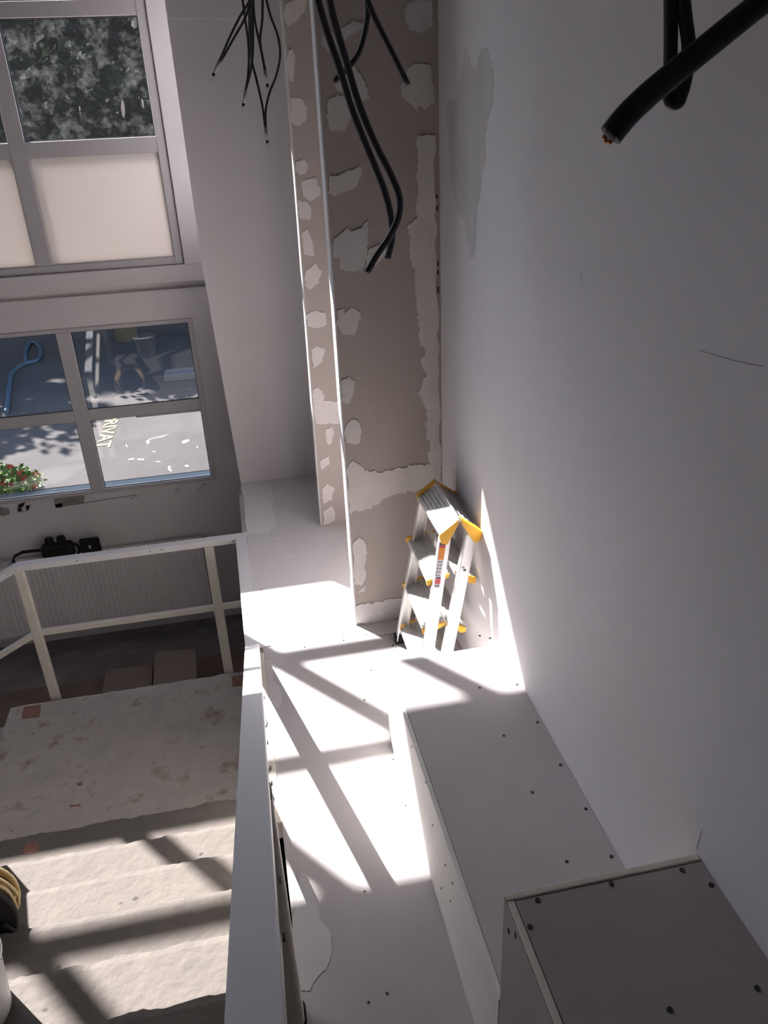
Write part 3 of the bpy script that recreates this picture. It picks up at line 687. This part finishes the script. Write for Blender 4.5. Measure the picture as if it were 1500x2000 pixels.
cable('thick_cable', [(640,-20),(650,30),(675,115),(700,200),(735,285),(765,345),(781,390),(779,420),(762,460),(735,500),(717,532)], 2.8, .0115, 'thick dark cable before the partition whose end hooks back lowest to the left', G1)
cable('thick_cable', [(716,-15),(718,30),(710,75),(700,105),(682,130),(652,160)], 2.95, .0088, 'shorter dark cable crossing behind the long pair with its end at the left', G1)
cable('thick_cable', [(712,-15),(730,30),(760,90),(797,165)], 2.85, .0088, 'straight short dark cable ending on the right plaster patch', G1)
G2 = 'thin cables hanging before the white recess wall'
LT = [
 ('thin dark cable slanting left to the leftmost sleeved end, upper strand', [(486,5),(470,30),(450,70),(429,118)], 'sleeve'),
 ('thin dark cable slanting left to the leftmost sleeved end, lower strand', [(488,10),(478,36),(458,72),(431,120)], None),
 ('thin dark cable hanging to the second sleeved end from the left, left strand', [(479,40),(484,75),(486,115),(484,150),(480,175)], 'sleeve'),
 ('thin dark cable hanging to the second sleeved end from the left, right strand', [(492,10),(494,60),(493,110),(488,145),(481,172)], None),
 ('thin dark cable falling straight to the third sleeved end', [(494,-5),(497,35),(506,80),(514,118),(517,136)], 'sleeve'),
 ('thin dark cable bending left onto the third sleeved end', [(513,-10),(512,40),(508,80),(512,110),(518,136)], None),
 ('thin dark cable running down the middle to the lowest sleeved end', [(490,-5),(490,60),(492,118),(502,160),(512,205),(518,248)], 'sleeve'),
 ('thin dark cable bowing out right before the lowest sleeved end', [(518,-10),(528,30),(543,72),(547,105),(541,142),(525,185),(519,215),(519,250)], None),
 ('thin dark cable close beside the middle strand', [(487,-5),(487,50),(489,90),(492,125)], None)]
for i, (lb, pxs, tip) in enumerate(LT):
    cable('thin_cable', pxs, 3.3+.012*i, .0044, lb, G2, tip)
G3 = 'thick cables close to the viewer at top right'
cable('thick_cable', [(1700,-330,.93),(1690,-220,.91),(1640,-130,.89),(1560,-50,.87),(1468,20,.84),(1400,75,.82),(1320,140,.80),(1255,195,.78),(1222,228,.77),(1192,265,.765)], .8, .0105, 'very near thick dark cable slanting down left, copper cores at its cut end', G3, 'core', drift=(.15, .1))
cable('thick_cable', [(1310,-20),(1310,60),(1309,130),(1307,185),(1313,200),(1323,200),(1330,185),(1342,130),(1345,90),(1339,40),(1332,-20)], .98, .0072, 'near dark cable folded into a narrow hanging loop behind the slanting one', G3)

# ================================================================== THINGS ON THE STAIRS
bc = (-1.225, 2.0, -2.83)
bk = thing('plastic_bucket', bc, 'white plastic bucket on a stair at the left edge', 'bucket')
MB().lathe(bc, [(0, .001), (.125, .001), (.15, .27), (.158, .27), (.158, .285), (.145, .285), (.118, .012), (0, .012)], 40).build('pail', 'bucket', bk)
MB().tube([Vector(bc)+Vector((.155*math.cos(a), .155*math.sin(a)*.3, .26+.0*a)) for a in [math.pi*i/12 for i in range(13)]], .004, 6).build('handle', 'alu', bk)
vc = (-1.425, 2.63, -3.19)
vb = thing('cable_reel', vc, 'black reel with a coil of tan cable on a stair at the left edge', 'reel')
cz = vc[2]+.205
MB().lathe((vc[0], vc[1], cz), [(0, -.11), (.195, -.11), (.203, -.10), (.203, -.085), (.19, -.08), (.11, -.07), (.11, .05), (.14, .06), (.145, .085), (0, .10)], 40, 'Y').build('drum', 'black', vb)
MB().box(vc[0]-.12, vc[0]+.12, vc[1]-.10, vc[1]+.05, vc[2]+.001, vc[2]+.018).build('foot', 'black', vb)
for i in range(9):
    R_ = .185-.016*(i % 3); cy = vc[1]-.055+.040*(i//3)+.006*(i % 3)
    MB().tube([(vc[0]+.012*math.sin(i)+R_*math.cos(a), cy+.006*math.sin(a*3+i), cz+.012+R_*math.sin(a)) for a in [2*math.pi*k/36 for k in range(37)]], .0085, 7).build('cable_coil', 'brass', vb)
MB().tube(smooth([(vc[0]+.14, vc[1]-.12, cz-.02), (vc[0]+.20, vc[1]-.14, cz-.10), (vc[0]+.24, vc[1]-.13, vc[2]+.014)]), .011, 8).build('plug_lead', 'black', vb)

# ================================================================== OUTSIDE
ZG = -4.6
gd = MB().box(-40, 25, YW+.15, 55, ZG-.2, ZG).build('ground', 'asphalt'); tag(gd, 'worn pinkish asphalt yard outside the lower window', 'ground', None, 'structure')
kb = MB()
kb.box(-1.5, 14, 16.0, 16.5, ZG+.001, ZG+.12); ob = kb.build('kerb', 'kerb', None, .01); tag(ob, 'pale concrete kerb across the yard seen in the right upper pane', 'kerb')
ob = MB().box(-1.9, 14, 13.95, 14.12, ZG+.001, ZG+.03).build('kerb', 'kerb'); tag(ob, 'low flush kerb line nearer the building', 'kerb')
for px in [[(285,862),(291,858),(293,866),(287,868)] , [(246,866),(248,870),(250,874),(246,872)], [(355,862),(368,858),(370,862),(362,866),(356,866)], [(250,897),(262,895),(262,898),(251,899)], [(268,896),(282,896),(282,899),(269,899)], [(304,901),(314,901),(313,903),(304,903)], [(329,910),(334,912),(332,917),(338,920),(333,921),(328,916)], [(298,881),(304,882),(303,884),(298,883)], [(330,850),(310,856),(290,860),(290,858),(312,853),(330,849)], [(362,908),(370,910),(368,913),(361,912)], [(384,873),(387,872),(387,875),(384,875)]]:
    patch('Z', ZG, px, 'paintw', gd, .004, .8, 'white_speck', dirn=1)
# painted word, letters' tops towards the right
fc_ = bpy.data.curves.new('painted_word', 'FONT'); fc_.body = 'PRIVAT'; fc_.size = .40*S; fc_.extrude = .003; fc_.offset = .006; fc_.align_x = 'LEFT'
to = bpy.data.objects.new('painted_word_tmp', fc_); COL.objects.link(to)
bpy.context.view_layer.update()
me = bpy.data.meshes.new_from_object(to.evaluated_get(bpy.context.evaluated_depsgraph_get())); bpy.data.objects.remove(to)
me.materials.clear(); me.materials.append(M['painty'])
pw = bpy.data.objects.new('painted_word', me); COL.objects.link(pw)
a0 = at('Z', ZG, 208, 812); a1 = at('Z', ZG, 190, 876)
L0 = max(v.co.x for v in me.vertices)-min(v.co.x for v in me.vertices)
pw.location = W(a1.x-.02, a0.y, ZG+.006); pw.rotation_euler = (0, 0, -math.pi/2)
pw.scale = ((a0.y-a1.y)*S/L0, .80, 1)
tag(pw, 'yellow word PRIVAT painted on the asphalt outside the window', 'lettering')
cn = MB().box(XL, 1.0, YW+.141, YW+1.85, -1.16, -1.02); ob = cn.build('sun_blocker', 'concrete', None, .01); tag(ob, 'concrete canopy added outside, unseen, to keep sun off the lower window', 'sun_blocker')  # unseen slab added to keep direct sun off the lower window and landing
hs = [(50,703),(50,690),(55,676),(63,669),(73,674),(79,688),(75,700),(67,706),(52,709),(38,716),(26,726),(19,750),(16,780),(12,806)]  # stand-in for a loop mirrored in the glass, built as yard geometry
hp = [at('Z', ZG+.04, *q[:2]) for q in hs]
t = MB().tube(smooth(hp, 5), .045, 8).build('reflected_hose', 'blue'); tag(t, 'reflected blue hose loop, built in the yard in place of a reflection in the left upper pane', 'hose')
# leafy masses
def leaves(mb, c, R, n, size, seed, sq=(1, 1, 1)):
    rnd = random.Random(seed)
    for i in range(n):
        while True:
            p = Vector((rnd.uniform(-1, 1), rnd.uniform(-1, 1), rnd.uniform(-1, 1)))
            if .25 < p.length < 1: break
        p = p.normalized()*(p.length**.5)
        wob = 1+.35*noise.noise(p*2.5+Vector((seed, 0, 0)))
        q = Vector(c)+Vector((p.x*R*sq[0], p.y*R*sq[1], p.z*R*sq[2]))*wob
        a = Vector((rnd.gauss(0, 1), rnd.gauss(0, 1), rnd.gauss(0, 1))).normalized(); b = a.orthogonal().normalized(); s = size*rnd.uniform(.6, 1.4)
        mb.add([q-a*s, q-b*s*.5, q+a*s, q+b*s*.5], [(0, 1, 2, 3)])
    return mb
TL = [((-2.6, 20), 2.45, -.9, 'big dark tree filling the right upper pane'), ((-8.4, 18.8), 2.6, -1.1, 'dark tree left of the big one'), ((-14.6, 20), 2.5, -1.1, 'dark tree farther left beyond the yard'),
      ((3.6, 20.5), 2.6, -1.0, 'dark tree to the right, hidden by the wall from here'), ((-21, 21), 2.7, -.9, 'leftmost dark tree beyond the yard')]
for i, ((x, y), R, zc, lb) in enumerate(TL):
    t = thing('dark_tree', (x, y, ZG), lb, 'tree', 'trees beyond the yard')
    MB().tube([(x, y, ZG), (x+.1, y, ZG+1.5), (x-.1, y+.1, zc), (x, y, zc+R*.6)], .2, 9, radii=[.28, .2, .15, .05]).build('trunk', 'bark', t)
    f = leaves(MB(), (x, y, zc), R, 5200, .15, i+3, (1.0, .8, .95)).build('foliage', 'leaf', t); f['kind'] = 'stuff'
hm = MB()
for i in range(13): leaves(hm, (-30+i*3.0, 28+(i % 3), -.7+.5*(i % 2)), 3.8, 5200, .22, 40+i, (1, .5, 1.25))
for i in range(14): leaves(hm, (-36+i*3.6, 31+(i % 3), 5.0+.8*(i % 2)), 5.4, 3000, .42, 70+i, (1, .5, 1.1))  # taller upper belt added to hold back low sky light
hb = hm.build('hedge_sky_screen', 'hedge'); tag(hb, 'continuous tall dark belt of foliage far behind the trees, its top added to block low sky light', 'hedge', None, 'stuff')
# geraniums in a planter on the facade
pc = (-2.2, 6.95, -2.93)
pl = thing('geranium_planter', pc, 'red geraniums in a planter outside the lower left pane', 'plant')
MB().box(-2.62, -1.88, 6.90, 7.08, -3.06, -2.88).build('planter_box', 'pot', pl, .01)
f = leaves(MB(), (-2.28, 7.0, -2.78), .30, 1500, .024, 77, (1.35, .5, .48)).build('foliage', 'leaf2', pl); f['kind'] = 'stuff'
rnd = random.Random(5)
for px, py in [(19,911),(38,923),(70,926),(6,943),(20,945),(68,950),(46,933)]:
    c = at('Y', 6.87, px, py)
    fm = MB()
    for k in range(16):
        q = c+Vector((rnd.gauss(0, .014), rnd.gauss(0, .010), rnd.gauss(0, .009))); a = Vector((rnd.gauss(0, 1), rnd.gauss(0, 1), rnd.gauss(0, 1))).normalized(); b = a.orthogonal().normalized()
        fm.add([q-a*.012, q-b*.010, q+a*.012, q+b*.010], [(0, 1, 2, 3)])
    fm.tube([c+Vector((0, .02, -.10)), c], .002, 5)
    fm.build('flower_head', 'petal', pl)
